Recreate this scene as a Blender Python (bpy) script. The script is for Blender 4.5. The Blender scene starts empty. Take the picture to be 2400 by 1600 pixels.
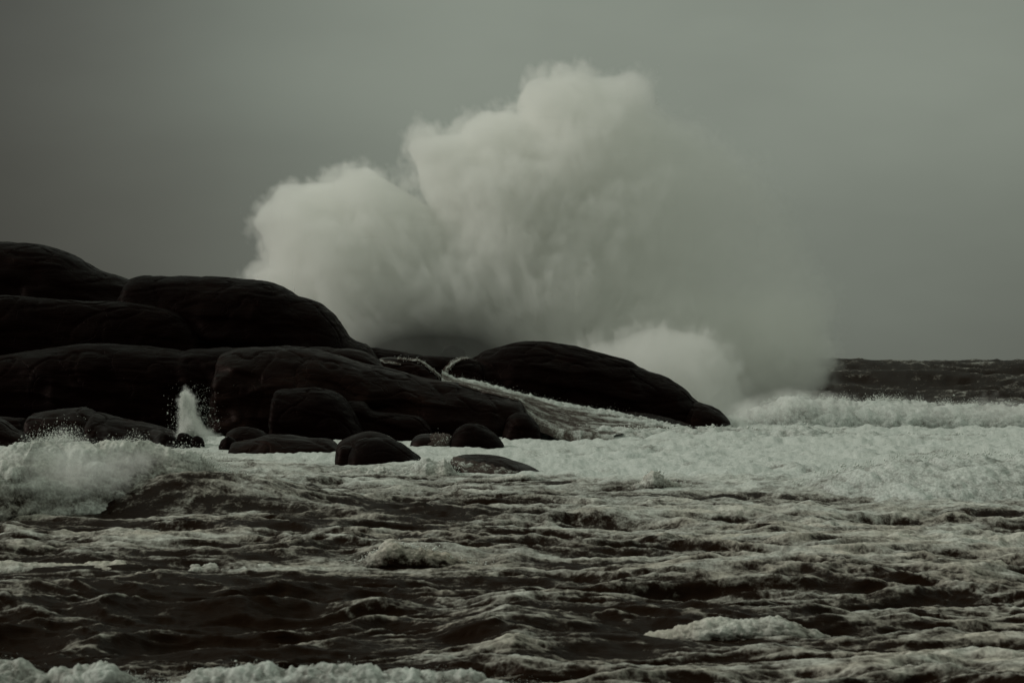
import bpy, math, random
import numpy as np
from mathutils import Vector

# ------------------------------------------------------------------ camera
scene = bpy.context.scene
C = scene.collection
R = math.radians
EYE = 6.0                    # metres above the sea
FPX = 6667.0                 # focal length in pixels of the 2400 px wide picture
HOR = 850.0                  # image row of the horizon in those pixels
cam_d = bpy.data.cameras.new('camera')
cam = bpy.data.objects.new('camera', cam_d)
C.objects.link(cam)
cam.location = (0, 0, EYE)
cam.rotation_euler = (R(90), 0, 0)
cam_d.sensor_width = 36.0
cam_d.lens = 100.0
cam_d.shift_y = (HOR - 800.0) / 2400.0
cam_d.clip_start = 0.5
cam_d.clip_end = 30000
cam_d.dof.use_dof = True
cam_d.dof.focus_distance = 170.0
cam_d.dof.aperture_fstop = 2.2
scene.camera = cam

# ------------------------------------------------------------------ light
SUN_EL, SUN_AZ = R(31), R(-84)      # low on the left, square to the view (azimuth from +Y, clockwise)
world = bpy.data.worlds.new('World')
scene.world = world
world.use_nodes = True
wn, wl = world.node_tree.nodes, world.node_tree.links
wn.clear()


def N(nodes, kind, **kw):
    n = nodes.new(kind)
    for k, v in kw.items():
        if k in n.bl_rna.properties:
            setattr(n, k, v)
        else:
            n.inputs[k].default_value = v
    return n


def math_node(nodes, links, op, a, b=None, c=None, clamp=False):
    n = nodes.new('ShaderNodeMath')
    n.operation = op
    n.use_clamp = clamp
    for i, v in enumerate((a, b, c)):
        if v is None:
            continue
        if isinstance(v, (int, float)):
            n.inputs[i].default_value = v
        else:
            links.new(v, n.inputs[i])
    return n.outputs[0]


def build_world():
    out = wn.new('ShaderNodeOutputWorld')
    bg = wn.new('ShaderNodeBackground')
    bg.inputs['Strength'].default_value = 0.10
    sky = wn.new('ShaderNodeTexSky')
    sky.sky_type = 'NISHITA'
    sky.sun_disc = False
    sky.sun_elevation = SUN_EL
    sky.sun_rotation = SUN_AZ
    sky.dust_density = 4.0
    tc = wn.new('ShaderNodeTexCoord')
    sep = wn.new('ShaderNodeSeparateXYZ')
    wl.new(tc.outputs['Generated'], sep.inputs[0])
    M = lambda op, a, b=None, c=None, clamp=False: math_node(wn, wl, op, a, b, c, clamp)
    x, y, z = sep.outputs
    az = M('ARCTAN2', x, y)                       # 0 ahead, + to the right
    # the cloud deck is paler overhead and darker down by the horizon
    elev = M('SMOOTH_MIN', M('MULTIPLY', M('MAXIMUM', z, 0.0), 1.0), 1.0, 0.05)
    n1 = N(wn, 'ShaderNodeTexNoise', Scale=7.0, Detail=4.0, Roughness=0.5)
    mp = wn.new('ShaderNodeMapping')
    mp.inputs['Scale'].default_value = (1.0, 1.0, 2.6)
    wl.new(tc.outputs['Generated'], mp.inputs['Vector'])
    wl.new(mp.outputs[0], n1.inputs['Vector'])

    def smooth(v, a, b):
        m = wn.new('ShaderNodeMapRange')
        m.interpolation_type = 'SMOOTHSTEP'
        m.inputs['From Min'].default_value = a
        m.inputs['From Max'].default_value = b
        wl.new(v, m.inputs['Value'])
        return m.outputs[0]
    lum = M('ADD', M('MULTIPLY', smooth(z, -0.02, 0.12), 0.40), 0.53)
    lum = M('ADD', lum, M('MULTIPLY', smooth(z, 0.12, 0.8), 0.75))
    # a heavier bank of cloud reaching round the left, from ahead to behind
    bank = M('MULTIPLY', smooth(M('MULTIPLY', az, -1.0), -0.01, 0.22), M('SUBTRACT', 1.0, smooth(z, 0.12, 0.50)))
    lum = M('MULTIPLY', lum, M('SUBTRACT', 1.0, M('MULTIPLY', bank, 0.72)))
    rb = M('MULTIPLY', smooth(az, 0.10, 0.30), M('SUBTRACT', 1.0, smooth(z, 0.12, 0.50)))
    lum = M('MULTIPLY', lum, M('SUBTRACT', 1.0, M('MULTIPLY', rb, 0.30)))
    lum = M('MULTIPLY', lum, M('ADD', M('MULTIPLY', n1.outputs['Fac'], 0.42), 0.79))
    comb = wn.new('ShaderNodeMix')
    comb.data_type = 'RGBA'
    comb.inputs['A'].default_value = (2.44, 2.46, 2.12, 1)      # cloud near the horizon
    comb.inputs['B'].default_value = (2.58, 2.86, 2.40, 1)      # cloud deck, grey green
    wl.new(smooth(lum, 0.15, 0.7), comb.inputs['Factor'])
    sc = wn.new('ShaderNodeVectorMath')
    sc.operation = 'SCALE'
    wl.new(comb.outputs['Result'], sc.inputs[0])
    wl.new(lum, sc.inputs['Scale'])
    mix = wn.new('ShaderNodeMix')
    mix.data_type = 'RGBA'
    mix.inputs['Factor'].default_value = 0.97     # thick overcast: only a trace of the clear sky shows
    wl.new(sky.outputs[0], mix.inputs['A'])
    wl.new(sc.outputs[0], mix.inputs['B'])
    wl.new(mix.outputs['Result'], bg.inputs['Color'])
    wl.new(bg.outputs[0], out.inputs[0])


build_world()
sun_d = bpy.data.lights.new('sun', 'SUN')
sun_d.energy = 1.5
sun_d.angle = R(14)
sun_d.color = (1.0, 0.96, 0.89)
sun = bpy.data.objects.new('sun', sun_d)
C.objects.link(sun)
sdir = Vector((math.sin(SUN_AZ) * math.cos(SUN_EL), math.cos(SUN_AZ) * math.cos(SUN_EL), math.sin(SUN_EL)))
sun.rotation_euler = sdir.to_track_quat('Z', 'Y').to_euler()

scene.view_settings.view_transform = 'Standard'
scene.view_settings.look = 'None'
scene.view_settings.exposure = 0.0
scene.view_settings.gamma = 1.0
scene.view_settings.use_curve_mapping = False
scene.render.engine = 'CYCLES'
cy = scene.cycles
cy.max_bounces = 16
cy.diffuse_bounces = 3
cy.glossy_bounces = 2
cy.transmission_bounces = 2
cy.volume_bounces = 16
cy.transparent_max_bounces = 16
cy.use_denoising = True
cy.volume_step_rate = 1.5
cy.volume_max_steps = 512

# ------------------------------------------------------------------ numbers
rng = np.random.RandomState(7)
PERM = np.concatenate([rng.permutation(256)] * 3).astype(np.int32)
ANG = rng.rand(256) * 2 * np.pi
G2 = np.stack([np.cos(ANG), np.sin(ANG)], 1).astype(np.float32)
G3 = rng.normal(size=(256, 3))
G3 = (G3 / np.linalg.norm(G3, axis=1)[:, None] * 1.15).astype(np.float32)
F32 = np.float32


def p2(x, y, seed=0):
    """gradient noise in the plane, about -1..1"""
    x = np.asarray(x, F32); y = np.asarray(y, F32)
    x, y = np.broadcast_arrays(x, y)
    xi = np.floor(x).astype(np.int32); yi = np.floor(y).astype(np.int32)
    xf = x - xi; yf = y - yi
    u = xf * xf * xf * (xf * (xf * 6 - 15) + 10)
    v = yf * yf * yf * (yf * (yf * 6 - 15) + 10)
    xi = (xi + seed * 37) & 255; yi = (yi + seed * 91) & 255

    def g(ix, iy, dx, dy):
        h = PERM[PERM[ix & 255] + (iy & 255)]
        return G2[h, 0] * dx + G2[h, 1] * dy
    a = g(xi, yi, xf, yf); b = g(xi + 1, yi, xf - 1, yf)
    c = g(xi, yi + 1, xf, yf - 1); d = g(xi + 1, yi + 1, xf - 1, yf - 1)
    ab = a + u * (b - a); cd = c + u * (d - c)
    return (ab + v * (cd - ab)) * F32(1.45)


def p3(x, y, z, seed=0):
    x = np.asarray(x, F32); y = np.asarray(y, F32); z = np.asarray(z, F32)
    x, y, z = np.broadcast_arrays(x, y, z)
    xi = np.floor(x).astype(np.int32); yi = np.floor(y).astype(np.int32); zi = np.floor(z).astype(np.int32)
    xf = x - xi; yf = y - yi; zf = z - zi
    fd = lambda t: t * t * t * (t * (t * 6 - 15) + 10)
    u, v, w = fd(xf), fd(yf), fd(zf)
    xi = (xi + seed * 37) & 255; yi = (yi + seed * 91) & 255; zi = (zi + seed * 13) & 255

    def g(ix, iy, iz, dx, dy, dz):
        h = PERM[PERM[PERM[ix & 255] + (iy & 255)] + (iz & 255)]
        return G3[h, 0] * dx + G3[h, 1] * dy + G3[h, 2] * dz

    def face(iz, dz):
        a = g(xi, yi, iz, xf, yf, dz); b = g(xi + 1, yi, iz, xf - 1, yf, dz)
        c = g(xi, yi + 1, iz, xf, yf - 1, dz); d = g(xi + 1, yi + 1, iz, xf - 1, yf - 1, dz)
        ab = a + u * (b - a); cd = c + u * (d - c)
        return ab + v * (cd - ab)
    f0 = face(zi, zf); f1 = face(zi + 1, zf - 1)
    return f0 + w * (f1 - f0)


def fbm2(x, y, o, seed=0, gain=0.5):
    s = 0; a = 1.0
    for i in range(o):
        s = s + a * p2(x * 2.03 ** i, y * 2.03 ** i, seed + i)
        a *= gain
    return s


def fbm3(x, y, z, o, seed=0, gain=0.5):
    s = 0; a = 1.0
    for i in range(o):
        k = 2.07 ** i
        s = s + a * p3(x * k, y * k, z * k, seed + i)
        a *= gain
    return s


def billow3(x, y, z, o, seed=0, gain=0.5):
    """rounded lumps with sharp creases, the way foam boils"""
    s = 0; a = 1.0
    for i in range(o):
        k = 2.05 ** i
        s = s + a * (np.abs(p3(x * k, y * k, z * k, seed + i)) * 2.2 - 0.5)
        a *= gain
    return s


def sst(e0, e1, x):
    t = np.clip((x - e0) / (e1 - e0), 0, 1)
    return t * t * (3 - 2 * t)


def wx(u, d):
    return (np.asarray(u, float) - 1200.0) / FPX * d


def wz(v, d):
    return EYE - (np.asarray(v, float) - HOR) / FPX * d


def smooth1(a, k):
    if k < 1:
        return a
    w = np.hanning(2 * k + 3)[1:-1]
    w /= w.sum()
    p = np.pad(a, k, mode='edge')
    return np.convolve(p, w, 'valid')


# ------------------------------------------------------------------ object helpers
def tag(o, label=None, cat=None, group=None, kind=None):
    for k, v in (('label', label), ('category', cat), ('group', group), ('kind', kind)):
        if v:
            o[k] = v
    return o


def mesh_obj(name, V, F, mats, parent=None, smooth=True, attrs=None):
    """one mesh object from numpy arrays; F is (n,3) or (n,4)"""
    me = bpy.data.meshes.new(name)
    V = np.asarray(V, np.float32); F = np.asarray(F, np.int32)
    me.vertices.add(len(V))
    me.vertices.foreach_set('co', V.ravel())
    k = F.shape[1]
    me.loops.add(F.size)
    me.loops.foreach_set('vertex_index', F.ravel())
    me.polygons.add(len(F))
    me.polygons.foreach_set('loop_start', np.arange(0, F.size, k, dtype=np.int32))
    me.polygons.foreach_set('loop_total', np.full(len(F), k, np.int32))
    me.polygons.foreach_set('use_smooth', np.full(len(F), smooth))
    me.update(calc_edges=True)
    for an, av in (attrs or {}).items():
        a = me.attributes.new(an, 'FLOAT', 'POINT')
        a.data.foreach_set('value', np.asarray(av, np.float32).ravel())
    for m in (mats if isinstance(mats, (list, tuple)) else [mats]):
        me.materials.append(m)
    o = bpy.data.objects.new(name, me)
    C.objects.link(o)
    if parent:
        o.parent = parent
    return o


def grid_faces(nr, nc, flip=False):
    i = np.arange(nr * nc).reshape(nr, nc)
    a, b, c, d = i[:-1, :-1].ravel(), i[:-1, 1:].ravel(), i[1:, 1:].ravel(), i[1:, :-1].ravel()
    return np.stack([a, b, c, d] if not flip else [a, d, c, b], 1)


def empty(name, loc):
    o = bpy.data.objects.new(name, None)
    o.location = loc
    C.objects.link(o)
    return o


# ------------------------------------------------------------------ materials
def new_mat(name):
    m = bpy.data.materials.new(name)
    m.use_nodes = True
    nt = m.node_tree
    nt.nodes.clear()
    return m, nt.nodes, nt.links


def noise(n, l, vec, scale, detail=4.0, rough=0.55, dist=0.0):
    t = N(n, 'ShaderNodeTexNoise', Scale=scale, Detail=detail, Roughness=rough, Distortion=dist)
    if vec is not None:
        l.new(vec, t.inputs['Vector'])
    return t.outputs['Fac']


def mapping(n, l, vec, scale):
    mp = n.new('ShaderNodeMapping')
    mp.inputs['Scale'].default_value = scale
    l.new(vec, mp.inputs['Vector'])
    return mp.outputs[0]


def mrange(n, l, v, a, b, c=0.0, d=1.0, smooth=True):
    m = n.new('ShaderNodeMapRange')
    m.interpolation_type = 'SMOOTHSTEP' if smooth else 'LINEAR'
    for k, q in (('From Min', a), ('From Max', b), ('To Min', c), ('To Max', d)):
        m.inputs[k].default_value = q
    if hasattr(v, 'node'):
        l.new(v, m.inputs['Value'])
    else:
        m.inputs['Value'].default_value = v
    return m.outputs[0]


def mixc(n, l, f, a, b):
    m = n.new('ShaderNodeMix')
    m.data_type = 'RGBA'
    for s, v in (('Factor', f), ('A', a), ('B', b)):
        if hasattr(v, 'node'):
            l.new(v, m.inputs[s])
        else:
            m.inputs[s].default_value = v if s == 'Factor' else (*v, 1)
    return m.outputs['Result']


FOAM_W = (0.54, 0.577, 0.547)
FOAM_T = (0.50, 0.43, 0.34)


def water_material(name, wet_rock=False):
    """foam over dark peaty water; the vertex attribute 'foam' says how much foam lies there"""
    m, n, l = new_mat(name)
    out = n.new('ShaderNodeOutputMaterial')
    tc = n.new('ShaderNodeTexCoord')
    P = tc.outputs['Object']
    at = N(n, 'ShaderNodeAttribute', attribute_name='foam')
    tn = N(n, 'ShaderNodeAttribute', attribute_name='tan')
    M = lambda op, a, b=None, c=None, clamp=False: math_node(n, l, op, a, b, c, clamp)
    lace = noise(n, l, mapping(n, l, P, (2.4, 1.3, 2.4)), 1.0, 6.0, 0.62, 0.6)
    lace2 = noise(n, l, mapping(n, l, P, (9.0, 5.0, 9.0)), 1.0, 4.0, 0.6, 0.4)
    f = M('ADD', at.outputs['Fac'], M('MULTIPLY', M('SUBTRACT', lace, 0.5), 0.95))
    f = M('ADD', f, M('MULTIPLY', M('SUBTRACT', lace2, 0.5), 0.55))
    fraw = f
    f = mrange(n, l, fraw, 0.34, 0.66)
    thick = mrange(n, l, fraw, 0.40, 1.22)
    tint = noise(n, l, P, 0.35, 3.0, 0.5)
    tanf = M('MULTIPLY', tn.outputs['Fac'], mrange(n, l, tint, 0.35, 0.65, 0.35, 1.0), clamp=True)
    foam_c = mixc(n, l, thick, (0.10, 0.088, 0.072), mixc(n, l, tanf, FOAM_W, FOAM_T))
    grime = mrange(n, l, lace2, 0.3, 0.7, 0.72, 1.0)
    foam_c2 = n.new('ShaderNodeVectorMath'); foam_c2.operation = 'SCALE'
    l.new(foam_c, foam_c2.inputs[0]); l.new(grime, foam_c2.inputs['Scale'])
    water_c = (0.0085, 0.0042, 0.0021) if not wet_rock else (0.045, 0.034, 0.030)
    foam = N(n, 'ShaderNodeBsdfPrincipled', Roughness=0.85)
    l.new(foam_c2.outputs[0], foam.inputs['Base Color'])
    foam.inputs['Specular IOR Level'].default_value = 0.15
    wat = N(n, 'ShaderNodeBsdfPrincipled', Roughness=0.22)
    wat.inputs['Base Color'].default_value = (*water_c, 1)
    wat.inputs['IOR'].default_value = 1.33
    wat.inputs['Specular IOR Level'].default_value = 0.13
    wat.inputs['Specular Tint'].default_value = (1.0, 0.66, 0.48, 1)
    bf = n.new('ShaderNodeBump')
    bf.inputs['Distance'].default_value = 0.06
    bf.inputs['Strength'].default_value = 0.8
    l.new(M('ADD', M('MULTIPLY', lace2, 0.6), M('MULTIPLY', f, 0.5)), bf.inputs['Height'])
    l.new(bf.outputs[0], foam.inputs['Normal'])
    rip = noise(n, l, mapping(n, l, P, (3.0, 7.0, 5.0)), 1.0, 5.0, 0.6)
    bw = n.new('ShaderNodeBump')
    bw.inputs['Distance'].default_value = 0.05
    bw.inputs['Strength'].default_value = 0.9
    l.new(rip, bw.inputs['Height'])
    l.new(bw.outputs[0], wat.inputs['Normal'])
    peat = N(n, 'ShaderNodeBsdfDiffuse')
    peat.inputs['Color'].default_value = (*water_c, 1)
    wm = n.new('ShaderNodeMixShader'); wm.inputs[0].default_value = 0.70
    l.new(wat.outputs[0], wm.inputs[1]); l.new(peat.outputs[0], wm.inputs[2])
    mx = n.new('ShaderNodeMixShader')
    l.new(f, mx.inputs[0]); l.new(wm.outputs[0], mx.inputs[1]); l.new(foam.outputs[0], mx.inputs[2])
    l.new(mx.outputs[0], out.inputs['Surface'])
    return m


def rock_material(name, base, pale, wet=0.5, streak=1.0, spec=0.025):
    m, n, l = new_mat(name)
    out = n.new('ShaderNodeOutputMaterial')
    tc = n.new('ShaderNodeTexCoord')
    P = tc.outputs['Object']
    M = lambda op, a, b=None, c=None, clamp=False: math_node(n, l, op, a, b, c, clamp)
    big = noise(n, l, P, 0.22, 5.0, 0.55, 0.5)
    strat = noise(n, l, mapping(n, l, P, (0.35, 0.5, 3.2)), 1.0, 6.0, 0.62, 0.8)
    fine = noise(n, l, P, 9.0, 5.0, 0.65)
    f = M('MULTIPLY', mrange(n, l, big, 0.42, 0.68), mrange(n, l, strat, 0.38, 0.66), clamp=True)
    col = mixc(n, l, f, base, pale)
    sc = n.new('ShaderNodeVectorMath'); sc.operation = 'SCALE'
    l.new(col, sc.inputs[0]); l.new(mrange(n, l, fine, 0.3, 0.7, 0.55, 1.25), sc.inputs['Scale'])
    b = N(n, 'ShaderNodeBsdfPrincipled')
    l.new(sc.outputs[0], b.inputs['Base Color'])
    b.inputs['Specular IOR Level'].default_value = spec
    b.inputs['Specular Tint'].default_value = (1.0, 0.50, 0.38, 1)
    l.new(mrange(n, l, strat, 0.3, 0.7, 0.55 - 0.3 * wet, 0.80 - 0.3 * wet), b.inputs['Roughness'])
    crack = N(n, 'ShaderNodeTexVoronoi', feature='DISTANCE_TO_EDGE', Scale=0.30)
    wv = n.new('ShaderNodeVectorMath'); wv.operation = 'ADD'
    nz = N(n, 'ShaderNodeTexNoise', Scale=0.5, Detail=3.0)
    l.new(P, nz.inputs['Vector'])
    sv = n.new('ShaderNodeVectorMath'); sv.operation = 'SCALE'; sv.inputs['Scale'].default_value = 3.0
    l.new(nz.outputs['Color'], sv.inputs[0]); l.new(mapping(n, l, P, (1, 1, 1.6)), wv.inputs[0]); l.new(sv.outputs[0], wv.inputs[1])
    l.new(wv.outputs[0], crack.inputs['Vector'])
    cr = mrange(n, l, crack.outputs['Distance'], 0.0, 0.035)
    h = M('ADD', M('MULTIPLY', strat, 0.7 * streak), M('ADD', M('MULTIPLY', fine, 0.16), M('MULTIPLY', cr, 0.25)))
    bp = n.new('ShaderNodeBump')
    bp.inputs['Distance'].default_value = 0.16
    bp.inputs['Strength'].default_value = 0.9
    bp.inputs['Strength'].default_value = 0.6
    l.new(h, bp.inputs['Height'])
    l.new(bp.outputs[0], b.inputs['Normal'])
    l.new(b.outputs[0], out.inputs['Surface'])
    return m


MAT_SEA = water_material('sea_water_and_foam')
MAT_STREAM = water_material('shallow_water_over_rock', True)
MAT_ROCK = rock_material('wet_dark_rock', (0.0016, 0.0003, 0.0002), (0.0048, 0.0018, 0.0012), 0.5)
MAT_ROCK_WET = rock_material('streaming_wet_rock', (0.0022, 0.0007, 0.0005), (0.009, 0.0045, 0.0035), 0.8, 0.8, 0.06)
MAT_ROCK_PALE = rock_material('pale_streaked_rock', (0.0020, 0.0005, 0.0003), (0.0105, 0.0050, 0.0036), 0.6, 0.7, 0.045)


def droplet_material():
    m, n, l = new_mat('spray_drops')
    out = n.new('ShaderNodeOutputMaterial')
    b = N(n, 'ShaderNodeBsdfPrincipled', Roughness=0.6)
    b.inputs['Base Color'].default_value = (0.62, 0.65, 0.61, 1)
    b.inputs['Specular IOR Level'].default_value = 0.2
    l.new(b.outputs[0], out.inputs['Surface'])
    return m


MAT_DROP = droplet_material()


def spray_material(name, albedo, mult=1.0, g=0.2):
    m, n, l = new_mat(name)
    out = n.new('ShaderNodeOutputMaterial')
    v = n.new('ShaderNodeVolumePrincipled')
    v.inputs['Color'].default_value = (*albedo, 1)
    v.inputs['Density'].default_value = mult
    v.inputs['Anisotropy'].default_value = g
    l.new(v.outputs[0], out.inputs['Volume'])
    m.cycles.volume_sampling = 'MULTIPLE_IMPORTANCE'
    return m


MAT_SPRAY = spray_material('spray_mist', (0.957, 0.958, 0.942), 1.0, 0.0)

# ------------------------------------------------------------------ the sea
FRONT_EDGE = ([-900, 0, 420, 700, 1000, 1300, 1600, 2000, 2400, 3300],
              [235, 205, 200, 172, 160, 152, 143, 132, 124, 118])   # where the solid white wash begins, metres out


def zone(x, y):
    """foam cover (0..1) and tan tint (0..1) at a place on the sea"""
    u = x / y * FPX + 1200.0
    edge = np.interp(u, *FRONT_EDGE)
    wob = 7 * p2(x / 14.0, y / 30.0, 51) + 3 * p2(x / 4.0, y / 9.0, 52)
    wash = sst(-16, 12, y - edge + wob)
    left = sst(1350, 500, u)
    near = 0.415 + 0.15 * p2(x / 22.0, y / 20.0, 53) + 0.07 * p2(x / 8.0, y / 9.0, 55)
    near = near - 0.12 * left * sst(92, 76, y) - 0.02 * left * sst(150, 110, y)
    near = near + 0.05 * sst(1300, 1900, u) * sst(60, 80, y) + 0.10 * sst(118, 150, y) - 0.05 * sst(70, 55, y)
    near = near + 0.13 * np.exp(-((u - 500) / 230.0) ** 2 - ((y - 113) / 9.0) ** 2)
    far = sst(262, 290, y + 8 * p2(x / 12.0, y / 20.0, 54))
    cov = near * (1 - wash) + 0.81 * wash
    cov = cov * (1 - far) + 0.21 * far
    tan = (0.25 + 0.35 * sst(150, 90, y)) * (1 - wash) + 0.06 * wash
    return cov, tan, wash, far


def sea_height(x, y):
    """swell and chop; crests run mostly from left to right"""
    x = np.asarray(x, F32); y = np.asarray(y, F32)
    qx = x + 5.0 * p2(x / 22.0, y / 22.0, 1)
    qy = y + 4.0 * p2(x / 18.0, y / 22.0, 2) + 0.10 * x
    h = 0.52 * p2(qx / 36.0, qy / 19.0, 3)
    h = h + 0.36 * p2(qx / 15.0, qy / 8.0, 4)
    r = 1 - np.abs(p2(qx / 9.0, qy / 4.6, 5)) * 2
    h = h + 0.11 * r * np.abs(r) 
    far = sst(262, 330, y)
    h = h * (1 - 0.40 * sst(135, 180, y) * (1 - far)) - 0.16 * sst(135, 175, y) * (1 - far)
    big = 0.5 * p2(qx / 60.0, qy / 40.0, 10) + 0.55 * (1 - np.abs(p2(qx / 34.0, qy / 17.0, 9)) * 2)
    # the swells outside the break stand as high as the eye
    sw = 5.5 * np.exp(-((y - 395 - 0.06 * x) / 42.0) ** 2) + 5.0 * np.exp(-((y - 560 + 0.1 * x) / 60.0) ** 2) + 4.5 * np.exp(-((y - 800) / 90.0) ** 2)
    return h + far * (big * sst(270, 380, y) + sw)


def sea_detail(x, y):
    qx = x + 1.2 * p2(x / 5.0, y / 5.0, 11)
    qy = y + 1.0 * p2(x / 4.0, y / 5.0, 12) + 0.12 * x
    r1 = 1 - np.abs(p2(qx / 3.2, qy / 2.3, 13)) * 2
    r2 = 1 - np.abs(p2(qx / 1.9, qy / 1.0, 14)) * 2
    r3 = 1 - np.abs(p2(qx / 0.85, qy / 0.5, 15)) * 2
    far = sst(262, 330, y)
    r0 = 1 - np.abs(p2(qx / 6.0, qy / 4.2, 18)) * 2
    near = 1.0
    return (0.24 * r0 + 0.17 * r1 + 0.085 * r2 + 0.036 * r3 + 0.014 * (1 - np.abs(p2(qx / 0.4, qy / 0.26, 19)) * 2) + 0.06 * p2(qx / 6.0, qy / 2.6, 16) - 0.18
            + far * (0.6 * (1 - 2 * np.abs(p2(qx / 14.0, qy / 7.0, 17))) + 0.15 * r1))


# rolls and crests pile the sea up under them: (centre x, centre y, half width x, half width y, height)
HUMPS = []


CALM = []          # places where the chop is flattened: (x, y, half width x, half width y, how much, level)


def calm(u, d, su, sd, k=0.85, lv=0.0):
    CALM.append((float(wx(u, d)), d, su, sd, k, lv))


for a_ in ((950, 81, 4.0, 5.0), (1100, 81, 3.0, 5.0), (800, 80, 3.5, 5.0), (80, 79, 6, 5), (420, 79, 5, 5), (650, 80, 3, 5), (1560, 131, 5, 7), (1700, 132, 5, 7), (1120, 141, 4, 7), (1260, 141, 4, 7),
           (1700, 61, 3, 3.5), (1850, 61, 2, 3.5), (0, 108, 10, 7), (300, 108, 8, 7), (2150, 129, 8, 7), (2400, 129, 8, 7), (900, 152, 6, 7), (1040, 156, 4, 6), (300, 47, 5, 4.5), (800, 47, 5, 4.5), (-100, 47, 4, 4.5)):
    calm(*a_, 0.8, -0.05)
for a_ in ((1080, 160, 5, 9), (1190, 150, 5, 6), (1230, 158, 5, 9), (880, 164, 7, 8), (1000, 180, 8, 8), (680, 190, 8, 7), (300, 205, 12, 7), (1120, 200, 6, 6), (500, 200, 8, 6)):
    calm(*a_, 0.9, -0.15)


def calming(x, y):
    k = 0; lv = 0
    for cx, cy, sx, sy, a, b in CALM:
        g = np.exp(-((x - cx) / sx) ** 2 - ((y - cy) / sy) ** 2)
        k = np.maximum(k, g * a); lv = np.minimum(lv, g * b)
    return k, lv


def humps(x, y):
    h = 0
    for cx, cy, sx, sy, a in HUMPS:
        h = h + a * np.exp(-((x - cx) / sx) ** 2 - ((y - cy) / sy) ** 2)
    return h


def hump(u, d, su, sd, a):
    HUMPS.append((float(wx(u, d)), d, su, sd, a))


hump(620, 118, 4.5, 4.0, 0.75)
hump(440, 113, 4.5, 4.0, 1.25)      # shoulder of the left breaker
hump(640, 104, 4.0, 3.0, 0.30)
hump(1560, 142, 5.0, 5.0, 0.45)
hump(1760, 137, 5.0, 5.0, 0.35)
hump(1060, 163, 6.0, 4.0, 0.5)
hump(450, 74, 7.0, 3.5, 0.40)
hump(1250, 68, 5.0, 3.5, 0.35)
hump(2000, 93, 5.0, 3.0, 0.30)
hump(1650, 266, 9.0, 5.0, 0.9)


def sea_surface(x, y):
    k, lv = calming(x, y)
    h = sea_height(x, y) * (1 - k) + lv + humps(x, y)
    d = sea_detail(x, y) * (1 - 0.7 * k)
    sea_surface.k = k
    return h, d


def build_sea():
    Vs, Fs, fo, ta = [], [], [], []
    base = 0
    for (v0, v1, nr, t0, t1, nc) in ((1930.0, 983.0, 760, -0.255, 0.255, 1280), (None, None, 190, -0.36, 0.36, 620)):
        if v0:
            vv = np.linspace(v0, v1, nr)
            ys = EYE * FPX / (vv - HOR)
        else:
            ys = np.concatenate([np.linspace(299.0, 520.0, 130), np.geomspace(525.0, 14000.0, 60)])
        t = np.linspace(t0, t1, nc)
        T, Y = np.meshgrid(t, ys)
        X = (T * Y + T / t1 * 6.0).astype(F32); Y = Y.astype(F32)
        h, d = sea_surface(X, Y)
        cov, tan, wash, far = zone(X, Y)
        H = h + d * (1 - 0.45 * wash)
        gy = np.gradient(H, axis=0) / np.maximum(np.gradient(Y, axis=0), 1e-3)
        # foam: torn streaks that gather on crests and slide off the steep faces
        sx = X + 2.5 * p2(X / 7, Y / 9, 21); sy = Y + 2.5 * p2(X / 6, Y / 8, 22) + 0.25 * X
        pat = (0.42 * fbm2(sx / 7.5, sy / 5.5, 4, 23, 0.6) + 0.26 * (1 - 2 * np.abs(p2(sx / 2.4, sy / 1.7, 29)))
               + 0.22 * (1 - 2 * np.abs(p2(sx / 0.9, sy / 0.7, 30))))
        pat = pat + 0.38 * np.clip(d / 0.32, -1, 1) - 0.42 * np.clip(gy * 2.4, -0.6, 1)
        f = 0.5 + 0.72 * pat + (cov - 0.5) * 1.75
        web = np.maximum(sst(0.80, 1.0, 1 - np.abs(p2(sx / 2.6 + 9, sy / 1.5, 37))), 0.8 * sst(0.82, 1.0, 1 - np.abs(p2(sx / 1.1 + 5, sy / 0.8, 38))))
        f = f + 0.26 * web * sst(-0.3, 0.5, p2(X / 9.0, Y / 9.0, 39)) * (1 - far)
        f = np.clip(f, 0, 1.3)
        f = f * (1 - 0.0 * far)
        # foam has body
        fs = sst(0.35, 0.8, f)
        bl = (np.abs(p2(X / 0.9, Y / 0.7, 31)) * 2 + np.abs(p2(X / 0.4, Y / 0.32, 32)) + 2.2 * np.abs(p2(X / 2.1, Y / 1.5, 33)))
        H = H + fs * (0.034 * bl - 0.01) * (1 + 0.9 * wash) * (1 - far) + (1 - far) * (1 - 0.8 * sea_surface.k) * wash * (0.40 * (0.6 - 1.6 * np.abs(p2((X + 0.3 * Y) / 16.0, Y / 9.0, 56))) + 0.42 * (np.abs(p2(X / 5.0, Y / 5.6, 34)) + 0.55 * np.abs(p2(X / 2.1, Y / 2.9, 35)) - 0.5) + 0.10 * (np.abs(p2(X / 1.5, Y / 1.5, 36)) * 2 - 0.6))
        Yd = Y - 0.9 * np.clip(d, -0.3, 0.4) - 0.3 * np.clip(h, -1, 1)
        Vs.append(np.stack([X.ravel(), Yd.ravel(), H.ravel()], 1))
        Fs.append(grid_faces(nr, nc) + base)
        base += nr * nc
        fo.append(f.ravel()); ta.append(tan.ravel())
    o = mesh_obj('sea', np.concatenate(Vs), np.concatenate(Fs), MAT_SEA, attrs={'foam': np.concatenate(fo), 'tan': np.concatenate(ta)})
    tag(o, 'stormy brown sea covered in torn streaks of white foam', kind='structure')
    return o


build_sea()


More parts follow.
